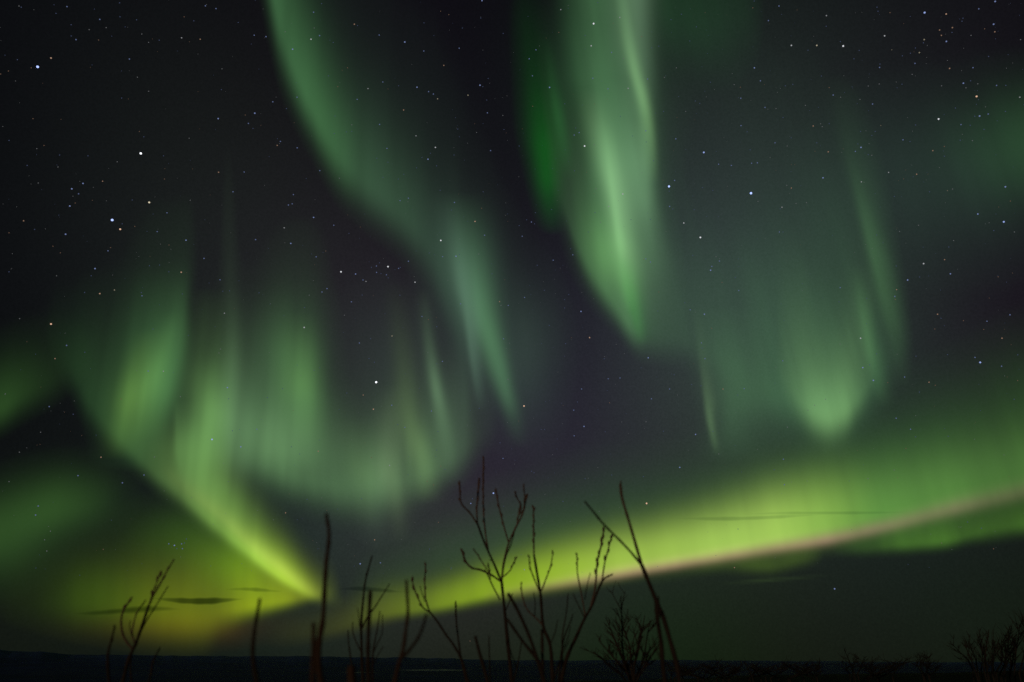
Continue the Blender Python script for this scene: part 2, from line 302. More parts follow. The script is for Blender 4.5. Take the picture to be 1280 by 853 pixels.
def build_land():
    rs = np.concatenate([[0.35,0.7,1.1,1.6,2.2], np.arange(3,9,.5), np.arange(9,30,1.0), 30*1.16**np.arange(1,35)]); rs = np.append(rs[rs < 5200], [5600,6400,7500,9000,9500,10200,11000,11800,12600,13500,15000,16000,17500,19000,20500,22000,23500,25000,26500,28000,29200,30000,31000,34000,38000,45000])
    a1 = np.radians(np.arange(-42, 42.01, 0.22)); a2 = np.radians(np.arange(46, 315, 6)); az = np.concatenate([a1, a2])
    R, A = np.meshgrid(rs, az, indexing='ij')
    Aw = np.where(A > math.pi, A-2*math.pi, A)
    Z = ground_z(R, Aw)
    V = np.stack([R*np.sin(A), R*np.cos(A), Z], -1).reshape(-1, 3); n = len(az)
    V = np.vstack([V, [[0, 0, float(Z[0].mean())]]]); c = len(V)-1
    F = [(c, k, (k+1) % n) for k in range(n)]
    F = [(f[0], f[2], f[1]) for f in F]
    for i in range(len(rs)-1):
        for k in range(n):
            k2 = (k+1) % n
            F.append((i*n+k, i*n+k2, (i+1)*n+k2, (i+1)*n+k))
    m, N, L = new_mat('tundra')
    out = N.new('ShaderNodeOutputMaterial'); bs = N.new('ShaderNodeBsdfPrincipled'); bs.inputs['Roughness'].default_value = 0.95; bs.inputs['Specular IOR Level'].default_value = 0.1; L.new(bs.outputs[0], out.inputs[0])
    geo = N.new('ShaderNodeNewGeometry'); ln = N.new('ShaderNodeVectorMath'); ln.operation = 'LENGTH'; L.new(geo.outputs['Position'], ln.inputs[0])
    # dark heath on the hilltop, snowy open forest in the valley, fells behind; distance haze painted in as blue albedo
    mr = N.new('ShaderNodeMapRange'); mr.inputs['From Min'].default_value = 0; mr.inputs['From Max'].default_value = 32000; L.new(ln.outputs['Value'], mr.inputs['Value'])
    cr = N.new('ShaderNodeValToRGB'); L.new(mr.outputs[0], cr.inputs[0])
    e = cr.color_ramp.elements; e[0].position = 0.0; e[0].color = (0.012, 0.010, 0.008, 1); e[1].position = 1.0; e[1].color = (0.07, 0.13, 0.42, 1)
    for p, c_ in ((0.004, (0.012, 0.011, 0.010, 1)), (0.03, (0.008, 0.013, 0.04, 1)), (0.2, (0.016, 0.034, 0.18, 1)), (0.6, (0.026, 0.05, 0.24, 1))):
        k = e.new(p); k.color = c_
    mp = N.new('ShaderNodeMapping'); L.new(geo.outputs['Position'], mp.inputs[0]); mp.inputs['Scale'].default_value = (1/700, 1/1500, 0)
    nz = N.new('ShaderNodeTexNoise'); nz.inputs['Scale'].default_value = 1.0; nz.inputs['Detail'].default_value = 7; nz.inputs['Roughness'].default_value = 0.7; L.new(mp.outputs[0], nz.inputs[0])
    mv = N.new('ShaderNodeMapRange'); mv.inputs['From Min'].default_value = .3; mv.inputs['From Max'].default_value = .7; mv.inputs['To Min'].default_value = .45; mv.inputs['To Max'].default_value = 1.6; L.new(nz.outputs[0], mv.inputs[0])
    sc = N.new('ShaderNodeVectorMath'); sc.operation = 'SCALE'; L.new(cr.outputs[0], sc.inputs[0]); L.new(mv.outputs[0], sc.inputs['Scale'])
    L.new(sc.outputs[0], bs.inputs['Base Color'])
    o = link_mesh('terrain', V, F, m); tag(o, 'dark hilltop heath falling to a wide valley with low fells on the horizon', kind='structure')
build_land()
def build_lake(name, x0, x1, y, yspread, seed):
    m, N, L = new_mat('lake_snow'); out = N.new('ShaderNodeOutputMaterial'); bs = N.new('ShaderNodeBsdfPrincipled'); L.new(bs.outputs[0], out.inputs[0])
    bs.inputs['Base Color'].default_value = (0.36, 0.42, 0.46, 1); bs.inputs['Roughness'].default_value = 0.7
    zl = -147.0
    pts = []
    n = 46
    rnd = random.Random(seed)
    def gp(x, yy):
        d = dirs(x, yy); t = (zl - EYE[2])/d[2]; return EYE + d*t
    up = [gp(x0 + (x1-x0)*k/n, y - yspread*math.sin(math.pi*k/n)**.6*(0.6+.8*rnd.random())) for k in range(n+1)]
    lo = [gp(x1 - (x1-x0)*k/n, y + yspread*math.sin(math.pi*k/n)**.6*(0.5+.7*rnd.random())) for k in range(1, n)]
    v = up + lo
    o = link_mesh(name, v, [tuple(range(len(v)))], m, smooth=False); tag(o, 'pale frozen lake lying in the dark valley', kind='structure')
build_lake('frozen_lake', 496, 588, 838.0, 1.0, 3)
build_lake('frozen_lake', 20, 62, 833.0, 0.5, 5)
build_lake('frozen_lake', 428, 470, 841.0, 0.5, 6)
# ---------------------------------------------------------------- aurora: luminous sheets hanging 100 km away, each a folded vertical curtain
m_aur, N, L = new_mat('aurora_light')
_o = N.new('ShaderNodeOutputMaterial'); _a = N.new('ShaderNodeAddShader'); _e = N.new('ShaderNodeEmission'); _t = N.new('ShaderNodeBsdfTransparent'); _at = N.new('ShaderNodeAttribute'); _at.attribute_name = 'glow'
L.new(_at.outputs['Color'], _e.inputs['Color']); L.new(_e.outputs[0], _a.inputs[0]); L.new(_t.outputs[0], _a.inputs[1]); L.new(_a.outputs[0], _o.inputs['Surface'])
m_aur.cycles.emission_sampling = 'AUTO'
STEP = 3.0
GX, GY = np.meshgrid(np.arange(-100, 1381, STEP), np.arange(-84, 823, STEP))
def aurora(name, fs, dist, seed, streak=.3, parent=None):
    g = np.zeros(GX.shape + (3,))
    for f in fs: g = g + np.asarray(f(GX, GY))
    g = np.maximum(g, 0)
    # fine rays along the field lines, which run together high above the frame
    xr = 480 + (GX - 480)*2200.0/(GY + 1750); k0 = seed*13.0
    fine = .56*vnoise(xr/29 + k0, GY/240 + k0, 1) + .29*vnoise(xr/12 + k0, GY/150 + k0, 2) + .15*vnoise(xr/6.5 + k0, GY/90 + k0, 3) - .5
    wisp = vnoise(xr/75 + k0, GY/95 + k0, 4) - .5
    g = g * np.maximum(1 + streak*1.6*fine + streak*1.0*wisp, 0)[..., None]
    t = 0.0016; lum = g.max(-1); k = np.clip((lum/t - 0.4)/1.6, 0, 1); g = g * (k*k*(3-2*k))[..., None]
    D = dirs(GX, GY); az = np.arctan2(D[...,0], D[...,1])
    R = dist*(1 + .05*np.sin(az*7+seed) + .025*np.sin(az*19+seed*2.3))
    P = EYE + D*(R/np.hypot(D[...,0], D[...,1]))[..., None]
    live = g.max(-1) > 0
    q = live[:-1,:-1] | live[1:,:-1] | live[:-1,1:] | live[1:,1:]
    h, w = GX.shape; ii, jj = np.nonzero(q); a = ii*w + jj
    quads = np.stack([a, a+1, a+w+1, a+w], -1)
    used, inv = np.unique(quads, return_inverse=True); quads = inv.reshape(-1, 4)
    me = bpy.data.meshes.new(name)
    me.from_pydata(P.reshape(-1,3)[used].tolist(), [], quads.tolist())
    at_ = me.attributes.new('glow', 'FLOAT_COLOR', 'POINT')
    cc = np.ones((len(used), 4), np.float32); cc[:, :3] = g.reshape(-1,3)[used]
    at_.data.foreach_set('color', cc.ravel())
    me.polygons.foreach_set('use_smooth', [True]*len(me.polygons))
    me.materials.append(m_aur); o = bpy.data.objects.new(name, me); COL.objects.link(o)
    if parent is not None: o.parent = parent
    return o
AG = 'aurora curtains in the night sky'
SPEC = [
 ('low_glow', 'aurora_glow', 104000, 'yellow-green auroral glow low over the horizon beneath the hook-shaped streak'),
 ('lower_patch', 'aurora_patch', 100000, 'dim green auroral patch above the yellow horizon glow at the photo\'s edge'),
 ('left_patches', 'aurora_patch', 98000, 'dim green auroral patch at mid height beside the rayed veil'),
 ('right_curtain', 'aurora_veil', 96000, 'wide grey-green auroral veil with a bright rounded lobe and slanting rays'),
 ('edge_glow', 'aurora_patch', 94000, 'faint shapeless green patch high above the rising horizon band'),
 ('left_swirl', 'aurora_swirl', 90000, 'hook-shaped bright aurora streak with tall green rays fanning out above it'),
 ('middle_arc', 'aurora_arc', 86000, 'rayed green aurora arc hanging between the bright hook and the horizon band'),
 ('ribbon', 'aurora_ribbon', 82000, 'smooth green aurora ribbon curving down from the top edge into two forked strands'),
 ('tall_curtain', 'aurora_curtain', 78000, 'tall bright pale green aurora curtain tapering down to a pointed tip'),
 ('green_ray', 'aurora_ray', 76000, 'deep emerald green ray beside the tall pale curtain'),
 ('thin_ray', 'aurora_ray', 74000, 'thin needle-like pale ray with a soft glow at its side above the band'),
 ('band_fringe', 'aurora_fringe', 70000, 'faint green fringe just below the pink edge of the horizon band'),
]
STREAK = {'low_glow': .16, 'lower_patch': .15, 'left_patches': .2, 'edge_glow': .15, 'left_swirl': .42, 'middle_arc': .42, 'ribbon': .26, 'tall_curtain': .30, 'right_curtain': .38, 'band_fringe': .5, 'thin_ray': .25, 'green_ray': .3}
for k, (key, nm, dist, lab) in enumerate(SPEC):
    tag(aurora(nm, AUR[key], dist, k*1.7, STREAK.get(key, .3)), lab, 'aurora', AG)
bnd = aurora('aurora_band', [AUR['horizon_band'][0], AUR['horizon_band'][2]], 72000, 9.0, .17)
tag(bnd, 'broad brilliant yellow-green aurora band with a pink hem rising across the horizon', 'aurora', AG)
pe = aurora('pink_hem', [AUR['horizon_band'][1]], 71900, 9.0, .35, bnd); tag(pe, 'mauve pink lower hem of the band')
# ---------------------------------------------------------------- thin dark clouds low over the horizon
m_cl, N, L = new_mat('dark_cloud'); _o = N.new('ShaderNodeOutputMaterial'); _ab = N.new('ShaderNodeVolumeAbsorption'); _ab.inputs['Color'].default_value = (0.25, 0.32, 0.42, 1); _ab.inputs['Density'].default_value = 0.0014; L.new(_ab.outputs[0], _o.inputs['Volume'])
def cloud(px, py, w, h, tilt, seed, label, dist=30000.0, thick=1400.0):
    rnd = random.Random(seed); c = at(px, py, dist); s = dist/FPX
    d = dirs(px, py); f = np.array((d[0], d[1], 0)); f /= np.linalg.norm(f); r = np.array((f[1], -f[0], 0)); u = np.array((0,0,1.0))
    nu, nv = 48, 28; V = []; F = []
    ph = [rnd.random()*6.28 for _ in range(4)]
    for i in range(nu+1):
        t = -1 + 2*i/nu; rag = 0.85 + .10*math.sin(3.2*t+ph[0]) + .06*math.sin(8*t+ph[1]) + .05*math.sin(19*t+ph[3]); prof = max(1-t*t, 0)**.8 * rag; dep = max(1-t*t, 0)**1.5 * rag
        zc = 0.35*h*math.sin(2.2*t+ph[2]) + tilt*t*w/2
        for j in range(nv):
            a = 2*math.pi*j/nv
            p = c + r*(t*w/2*s) + f*(thick*.5*dep*math.copysign(abs(math.cos(a))**2.3, math.cos(a))) + u*((zc + h*.85*prof*math.copysign(abs(math.sin(a))**2.0, math.sin(a)))*s)
            V.append(p)
    for i in range(nu):
        for j in range(nv):
            F.append((i*nv+j, i*nv+(j+1)%nv, (i+1)*nv+(j+1)%nv, (i+1)*nv+j))
    F.append(tuple(range(nv-1,-1,-1))); F.append(tuple(nu*nv + j for j in range(nv)))
    o = link_mesh('cloud', V, F, m_cl); tag(o, label, 'cloud', 'thin dark cloud bars', 'thing')
cloud(248, 749.5, 104, 5.6, .01, 1, 'darkest spindle-shaped cloud bar in the yellow glow below the hook', thick=2100)
cloud(160, 764, 112, 6, .03, 2, 'faint grey cloud bar behind the forked twig above the fells', thick=1300)
cloud(462, 738, 90, 4.4, .0, 3, 'slim cloud bar right of the tall lone stick', thick=900)
cloud(318, 738, 70, 3.6, .02, 4, 'hair-thin cloud line across the tip of the hook-shaped streak', thick=700)
cloud(935, 646.5, 180, 4.5, -.02, 5, 'long hair-thin cloud line crossing the bright horizon band', thick=520)
cloud(1030, 641.5, 190, 3.5, -.03, 6, 'hair-thin cloud line overlapping the band where the pink hem begins to climb', thick=420)
# ---------------------------------------------------------------- stars
STARS = """0 0|188 335 5b 704 768 5w 255 291 3o 335 34 2b 380 199 2b 356 181 1b 499 98 2b 598 15 1b 531 139 1w 446 149 1w 600 85 1b 683 100 1b 493 201 1o 709 171 1w 743 213 1w 796 202 1b 647 296 2b 908 190 2w 1001 197 2o 1027 30 2b 1080 44 2b 921 85 1o 969 105 1b 1271 177 2b 1191 113 1b 1091 594 3b 1274 567 3b 1242 618 2b 1265 643 1b 1226 576 1o 1107 449 1b 608 491 1b 818 780 1b 719 685 1b 697 658 1o 165 594 1o 45 703 1b 290 836 1w 298 776 1b 184 744 1w 136 828 1b 440 780 1b 95 31 1w 106 37 1b 42 356 1o 3 371 1o 156 340 1o 87 299 1b 687 387 1w 743 457 1w 1110 345 1w 586 810 1w 356 125 1b 280 68 1b 946 692 1w 220 728 1o
320 0|275 197 3w 183 247 3b 50 184 2b 146 160 1w 318 179 2b 291 141 1w 288 62 2b 328 19 1b 386 213 1b 492 122 2o 508 128 1b 616 176 2b 744 211 3b 839 256 2b 1016 242 2b 1032 141 1b 1130 4 3b 964 74 1o 923 57 1o 840 115 1b 1124 91 1b 1236 168 1b 939 328 2o 1120 427 3b 1134 434 1b 805 437 3b 863 459 2b 887 471 2b 908 495 2y 1060 477 2y 634 411 2b 560 444 2w 506 498 2b 713 430 1b 738 551 2o 618 623 2b 205 487 2b 84 510 2b 152 544 1b 122 708 2b 106 728 2o 206 740 2b 395 581 1b 479 625 1w 479 658 1b 452 660 1b 391 669 1b 655 743 2b 660 812 1b 604 792 1b 800 680 2w 897 738 3w 860 797 3b 872 767 1b 830 788 1b 903 830 1b 803 840 1b 1157 565 2b 1173 754 2b 1240 648 1b 1103 663 1w 1009 646 1b 362 380 1b 409 434 1o 458 340 1o 1161 393 1b 1154 501 1b 990 776 1b 1234 578 1w
640 0|244 49 2w 408 119 4w 396 230 3w 498 263 2b 539 88 2w 559 293 1w 120 250 2b 86 295 2b 102 380 2b 188 438 3b 103 532 1o 404 392 2b 480 445 2b 581 443 2w 264 520 1b 363 731 4w 336 664 2b 318 641 1b 311 676 2b 411 725 1w 542 583 1b 603 681 1b 669 655 2b 671 711 1b 678 396 2b 649 184 1o 734 232 1b 699 240 1b 795 99 1b 847 72 1b 429 14 1b 889 206 1b 922 135 1b 822 340 1w 762 388 1w 758 558 1b 917 506 1b 939 518 1b 869 558 1w 819 695 2b 959 763 4b 1033 822 2b 1097 828 2b 1198 817 2b 1227 815 2b 1191 750 1b 1145 629 2b 1176 660 1b 1144 492 2b 1111 424 1w 1142 437 1o 1242 405 2b 1212 340 3b 1265 538 2b 1204 40 1o 1211 6 1b 992 412 1b 36 731 1b 366 178 1b 708 805 1b 234 163 1o
960 0|783 64 4b 891 71 3o 1136 8 3b 1054 45 2b 1128 122 3b 1134 160 2o 1083 145 1o 922 139 2o 858 151 2o 867 178 2o 892 208 3b 781 199 2y 777 215 1b 920 163 1b 975 92 1b 970 107 1b 1015 178 1w 583 180 3w 376 231 4w 244 228 3y 117 228 3w 200 252 1b 292 79 2w 291 132 1b 55 31 2b 2 104 2b 550 57 1b 545 37 1b 610 64 1o 757 264 2y 619 250 1y 712 267 1b 735 318 2b 558 338 2b 560 321 1b 908 343 2o 1025 339 2b 1103 283 1b 1263 199 1w 977 417 3b 1013 405 1b 990 440 1w 1049 420 1w 1143 428 2b 1189 428 1b 1043 483 4o 1259 487 2w 1058 581 3b 1101 571 2b 1034 582 1b 853 596 4w 965 624 2b 1011 627 1b 937 541 1b 1187 558 1b 1080 648 1b 882 733 1o 824 754 2o 882 782 1b 961 702 1b 1022 704 1w 675 700 2b 710 709 1b 738 626 1b 564 629 1y 523 521 2b 465 738 3b 450 721 1b 437 758 2b 463 658 1b 519 678 1b 536 658 1b 519 777 1w 501 774 1b 301 760 2o 226 631 2o 271 634 1w 263 620 1w 306 619 1b 35 715 2b 96 731 1w 40 544 1w 326 476 2b 306 439 1o 363 487 1w 460 498 1w 501 431 1w 556 421 1w 670 422 1b 721 373 1w 87 430 1b 124 423 1b 267 381 1b 456 253 1b 430 295 1b 362 209 1b 187 528 1w 75 588 1b 116 690 1b 244 715 1b 868 430 1w 737 241 1b 672 280 1b
0 213|746 161 4y 561 249 5b 601 295 4o 328 320 3b 349 179 3b 415 66 3b 359 93 3b 393 118 2b 376 164 1o 513 55 2o 191 64 1w 118 253 2o 45 313 1o 173 296 1b 302 413 1o 265 380 1o 540 403 2b 553 387 1o 475 492 3b 456 528 1b 283 528 1w 45 508 1b 499 617 3o 572 599 2y 423 611 1b 707 612 1b 710 628 2b 747 478 1b 798 474 1b 844 508 1b 845 374 1o 786 307 2b 835 213 2b 661 149 1b 611 268 1b 674 281 1o 930 350 3b 1020 441 2b 906 510 3o 1100 548 2b 1114 605 1b 1148 603 1b 1122 715 2w 912 619 1b 255 769 4o 98 742 1w 1165 108 2b 1221 9 2b 1093 10 2o 1278 347 2b 765 794 1b 822 44 1o 951 150 1w
320 213|660 482 4w 425 508 4w 498 519 3b 550 556 2w 535 549 2b 602 479 2b 603 511 2b 617 463 1b 625 517 1b 652 523 2b 661 538 1b 713 491 2b 722 486 1b 762 455 2b 795 560 3w 577 486 1b 924 351 4w 1000 430 3b 933 432 2b 866 414 1b 1095 256 3o 1143 325 2b 1128 190 1o 992 161 2b 977 199 1b 762 140 2b 720 152 2b 921 100 1b 1136 108 1b 712 44 1b 739 20 1b 635 36 1b 187 122 2b 181 168 2b 162 174 2b 288 236 3b 141 288 2w 174 366 3b 389 275 2b 465 316 1b 301 433 2b 349 404 1o 355 592 2b 330 609 2b 266 625 1w 477 658 2b 531 624 1b 243 687 1b 241 786 3w 680 829 2y 573 842 1b 1023 668 2b 1218 657 2o 1225 676 1w 1261 676 2b 830 731 2b 862 747 1o 904 782 1b 720 625 1b 1238 843 2b 1114 419 1w 442 725 1w 1017 421 1b 15 613 1b 319 2 2b 417 40 1w 1180 518 1b
640 213|785 81 5b 554 119 3w 1195 115 5b 859 264 3w 942 336 4w 993 500 3b 999 481 2b 1037 454 2b 904 426 1b 891 698 2b 962 720 3b 1116 537 1b 1134 602 2b 864 663 1b 669 443 2b 692 459 2b 692 246 1b 595 247 1b 804 194 1b 788 181 2b 813 51 2b 786 105 1b 952 87 1b 1004 101 1b 420 92 1w 484 181 2w 443 260 1w 415 212 1b 206 450 2b 304 423 2b 293 393 1b 51 330 2b 97 259 2b 113 268 1b 73 248 1b 117 212 1b 36 277 1b 198 197 1b 345 706 3b 388 837 3o 263 689 1b 263 647 1b 284 622 1b 186 776 1b 63 636 2b 734 609 1o 998 790 1o 911 197 1b 1230 156 1w 1020 432 1w 1050 561 1o 729 704 1b 381 309 1b 162 600 1b 126 475 1b 312 3 1b
960 213|275 38 3b 117 89 2o 467 58 2w 603 11 2w 743 20 2o 1187 83 3b 1049 219 3b 1179 258 4b 1129 302 1b 1232 309 1w 778 467 3w 698 549 3b 883 447 2o 912 518 3b 758 534 1b 643 597 2o 634 631 2b 637 646 1o 848 720 2o 865 740 1b 1095 755 2b 1210 723 2b 1170 840 2o 463 840 3w 361 587 2b 494 640 1b 355 658 1b 543 324 1b 658 306 1w 632 131 1b 753 275 1w 928 352 1w 897 102 1y 923 94 1w 808 108 1b 904 384 1b 70 185 2w 61 193 1b 140 166 1w 57 309 2b 75 309 1b 94 76 1w 192 162 1w 1151 533 1o 977 752 1o 834 794 1o 641 479 1b 1079 796 1o 1212 154 1o
0 426|246 330 2b 366 368 1b 505 583 2o 390 675 2b 720 672 2b 612 711 2b 275 90 2o 333 24 2b 424 58 1b 26 267 1w 97 558 1w 741 152 2b 817 153 2w 605 292 1o 1137 235 3b 1143 291 1b 1060 494 4b 1204 531 3b 1162 451 1b 1102 42 1w 1095 62 1w 191 827 2b 45 705 1w 772 582 1w 902 280 1w 203 458 1w
320 426|601 208 5w 587 343 3o 536 272 2o 679 323 2b 744 434 2b 709 420 1b 517 12 2b 592 108 1b 565 90 1b 290 149 1b 454 262 1b 57 285 1b 4 443 2b 877 352 2b 932 104 2b 311 553 2o 577 585 1o 668 624 2w 924 628 1o 903 547 1b 856 703 1o 888 722 1o 177 531 1b 219 567 1b 1235 589 2b 1220 511 1b 1260 194 1w 1187 763 4b 1074 814 3b 1082 790 1b 255 794 1b 527 791 1b 1116 339 1b 910 455 1b 133 240 1b
640 426|60 327 4o 681 86 3b 947 11 2b 951 37 1b 965 90 2b 481 191 2b 540 187 2b 461 91 1b 348 242 2b 327 307 1b 309 348 2b 360 429 3b 311 476 2b 788 242 2b 697 291 2b 670 406 1w 918 469 3b 839 634 3b 1055 242 2o 1161 240 2b 1034 567 1w 673 814 4o 98 653 1b 110 661 1b 146 444 1b 163 444 1b 466 456 1b 499 672 1b 657 680 1b 366 690 1b 255 804 1b 268 15 1b 488 311 1o 811 171 1b 757 453 1b 1005 454 1b 898 220 1b 1129 272 1b 945 226 1b
960 426|1061 109 4b 1035 84 2b 474 135 3b 527 199 3b 508 121 1b 360 17 1w 74 101 2b 683 182 2b 805 208 2o 836 223 1o 641 388 2b 713 443 2b 901 478 1b 757 257 1b 898 70 1b 1168 128 2b 1249 71 1b 1248 200 1o 1231 293 1b 740 78 1b 543 66 1b 599 210 1o 77 593 2b 31 646 1b 82 720 2b 97 433 1w 631 647 1w 690 539 1o 738 481 1b 200 348 1w 233 323 1w 287 293 1w 500 690 1w
0 0|190 2532 2b 178 2576 2b 516 2748 1o 234 2756 1w 252 2657 1w 223 2700 1w 1801 2820 3b 1902 2815 2b 1873 2700 2o 1428 2565 2o 2350 3206 1o 2192 2613 1o 2148 2746 1b 2256 2841 1b 3672 2839 2o 2622 2849 2w 3690 2646 1b 4173 2945 3b 4708 2716 1y 4907 2642 1b 4968 2745 1o 4838 2611 1b"""
STAR_D = 52000.0
def star_mat(name, col, e):
    m, N, L = new_mat(name); o = N.new('ShaderNodeOutputMaterial'); em = N.new('ShaderNodeEmission'); em.inputs['Color'].default_value = (*col, 1); em.inputs['Strength'].default_value = e; L.new(em.outputs[0], o.inputs['Surface'])
    m.cycles.emission_sampling = 'NONE'; return m
SCOL = {'b': (0.40, 0.52, 1.0), 'w': (0.92, 0.95, 1.0), 'o': (1.0, 0.62, 0.42), 'y': (1.0, 0.88, 0.62)}
SE = {1: 0.12, 2: 0.24, 3: 0.38, 4: 0.75, 5: 1.5}; SR = {1: 0.58, 2: 0.74, 3: 0.88, 4: 1.05, 5: 1.42}
SM = {(c, t): star_mat('star_light', SCOL[c], SE[t]) for c in SCOL for t in SE}
def ico(sub):
    import bmesh
    bm = bmesh.new(); bmesh.ops.create_icosphere(bm, subdivisions=sub, radius=1.0); V = [v.co.copy() for v in bm.verts]; F = [tuple(v.index for v in f.verts) for f in bm.faces]; bm.free(); return V, F
IV, IF = ico(1)
SMESH = {}
def star_mesh(c, t):
    if (c, t) not in SMESH:
        me = bpy.data.meshes.new('star'); me.from_pydata([tuple(v) for v in IV], [], IF); me.materials.append(SM[(c, t)]); SMESH[(c, t)] = me
    return SMESH[(c, t)]
ZONES = [  # landmarks of the sky and how a star beside them is described
 (60, 110, 'in the dark sky of the upper corner away from the ribbon'), (200, 60, 'high in the dark sky beside the top of the ribbon'), (260, 170, 'in the dark sky left below the ribbon\'s top'),
 (120, 290, 'in the black sky over the rayed veil of the hook'), (300, 300, 'in the dark gap between veil and ribbon'), (170, 460, 'shining through the tall rays above the hook'),
 (60, 545, 'in the black hollow under the dim mid-height patch'), (170, 590, 'in the dark gap just under the edge of the hook'), (60, 650, 'in the dim green lower patch'), (290, 540, 'in the bright fan of rays above the hook'),
 (390, 120, 'inside the upper ribbon'), (470, 60, 'in the dark sky right of the ribbon\'s top'), (480, 250, 'in the middle bend of the ribbon'), (545, 130, 'in the dark sky between ribbon and emerald ray'),
 (430, 320, 'in the dark sky under the ribbon\'s bend'), (560, 330, 'where the ribbon begins to fork'), (600, 250, 'in the dark sky right of the ribbon\'s fork'), (620, 430, 'by the ribbon\'s two strands'),
 (400, 460, 'in the green rays left of the dark notch over the arc'), (470, 500, 'in the dark notch above the rayed arc'), (520, 580, 'in the bright foot of the rayed arc'), (440, 680, 'in the dark gap between the hook\'s tip and the arc'),
 (600, 640, 'behind the tall willow\'s upper twigs'), (670, 300, 'in the dark sky under the emerald ray'), (685, 190, 'in the emerald ray'), (700, 60, 'in the dim veil over the emerald ray'), (760, 110, 'in the upper part of the tall curtain'), (780, 250, 'in the bright middle of the tall curtain'),
 (720, 380, 'in the purple sky left of the tall curtain\'s tip'), (760, 470, 'in the purple sky below the tall curtain\'s tip'), (720, 560, 'in the grey sky above the horizon band\'s thin end'),
 (850, 110, 'in the dark sky right of the tall curtain\'s top'), (860, 250, 'in the grey-green sky right of the tall curtain'), (890, 380, 'in the grey-green veil right of the tall curtain\'s tip'), (880, 480, 'near the needle-like ray'), (860, 560, 'in the dark sky between needle ray and horizon band'),
 (980, 60, 'in the dark sky high between curtain and corner'), (1010, 200, 'in the dark sky left of the slanting ray\'s top'), (1000, 330, 'in the upper grey-green veil'), (1040, 470, 'near the bright rounded lobe'), (1100, 330, 'by the slanting ray of the veil'),
 (1120, 70, 'in the dark upper sky left of the crowded corner'), (1200, 40, 'in the crowded upper corner'), (1090, 180, 'in the dark sky above the slanting ray'), (1220, 150, 'above the faint shapeless patch'), (1230, 260, 'in or under the faint shapeless patch'),
 (1200, 370, 'in the dark sky right of the slanting ray'), (1210, 470, 'in the dark sky over the band\'s climbing end'), (1120, 520, 'in the dim sky above the climbing band'), (1000, 600, 'in the upper glow of the horizon band'), (1150, 640, 'in the climbing end of the horizon band'), (950, 720, 'in the dark strip under the horizon band'), (220, 700, 'in the yellow horizon glow'),
]
CW = {'b': 'bluish', 'w': 'white', 'o': 'orange', 'y': 'yellowish'}; TW = {1: 'very faint', 2: 'faint', 3: 'clear', 4: 'bright', 5: 'brilliant'}
UNIQUE = {(47,84): 'brilliant blue-white star alone near the upper corner beside a small orange one', (176,192): 'brilliant white star in the dark sky high above the hook\'s veil', (186,253): 'bright yellowish star right of the close pair over the veil',
 (140,275): 'brilliant bluish upper star of the close pair over the veil', (150,287): 'bright orange lower star of the close pair over the veil', (64,405): 'bright orange star alone in the black sky above the dim mid-height patch',
 (485,333): 'bright white star in the tight little star group under the ribbon\'s bend', (426,340): 'bright bluish-white star just beside the tight star group under the ribbon\'s bend', (551,301): 'bright white star where the ribbon narrows toward its fork',
 (470,478): 'brilliant white star in the dark notch above the rayed arc', (467,512): 'clear orange star under the brilliant one in the dark notch', (265,549): 'bright bluish star in the fan of rays above the hook', (301,559): 'clear bluish star right of the bright one in the fan above the hook',
 (617,617): 'bright bluish star among the tall willow\'s upper twigs', (655,508): 'bright orange-white star below the ribbon\'s forked strands', (742,30): 'bright white star in the upper part of the tall curtain', (731,183): 'bright white star between emerald ray and tall curtain',
 (836,233): 'brilliant blue-white star just right of the tall curtain\'s middle', (939,242): 'brilliant blue-white star alone in the grey-green sky', (876,297): 'bright white star below the brilliant pair right of the tall curtain', (808,630): 'bright yellow-orange star just above the horizon band beside the crossed sticks',
 (1054,58): 'bright white star in the upper sky, third of a level row with two yellowish ones', (1156,16): 'bright bluish star at the top edge of the crowded corner', (1221,121): 'bright orange star at the top of the small triangle over the shapeless patch', (1173,149): 'bright bluish star left of the triangle over the shapeless patch',
 (1255,278): 'bright blue-white star under the shapeless patch', (1225,453): 'bright blue-white star over the band\'s climbing end', (1043,736): 'lone bluish star in the dark strip under the horizon band', (880,191): 'bright bluish star right of the tall curtain\'s sharp edge'}
def star_label(x, y, c, t):
    for (ux, uy), l in UNIQUE.items():
        if abs(ux-x) < 3 and abs(uy-y) < 3 and t >= 3: return l
    z = min(ZONES, key=lambda q: (q[0]-x)**2 + (q[1]-y)**2)[2]
    return f'{TW[t]} {CW[c]} star {z}'
def put_star(x, y, c, t, label, group):
    o = bpy.data.objects.new('star', star_mesh(c, t)); COL.objects.link(o)
    d = dirs(x, y); o.location = EYE + d*STAR_D; s = SR[t]*STAR_D/FPX*random.uniform(.93, 1.07)
    o.scale = (s, s, s); tag(o, label, 'star', group)
sl = []
for line in STARS.strip().splitlines():
    o_, r_ = line.split('|'); ox, oy = map(float, o_.split()); tk = r_.split()
    for k in range(0, len(tk), 3):
        x, y = ox + float(tk[k])/4, oy + float(tk[k+1])/4
        if any(abs(x-q[0]) < 2.2 and abs(y-q[1]) < 2.2 for q in sl): continue
        sl.append((x, y, tk[k+2][1], int(tk[k+2][0])))
GS = 'stars scattered over the night sky'
faint = []
for x, y, c, t in sl:
    if t >= 2: put_star(x, y, c, t, star_label(x, y, c, t), GS)
    else: faint.append((x, y, c))
for (x, y, t, l) in [(211,680,2,'leftmost bluish star of the tiny dipper-shaped cluster above the forked twig'), (218,682,3,'brightest bluish star of the tiny dipper-shaped cluster above the forked twig'), (227,680,2,'upper bluish star of the tiny dipper-shaped cluster, next to a fainter one'), (228,686,2,'lower right bluish star of the tiny dipper-shaped cluster above the forked twig')]:
    put_star(x, y, 'b', t, l, 'stars of the tiny dipper-shaped cluster')
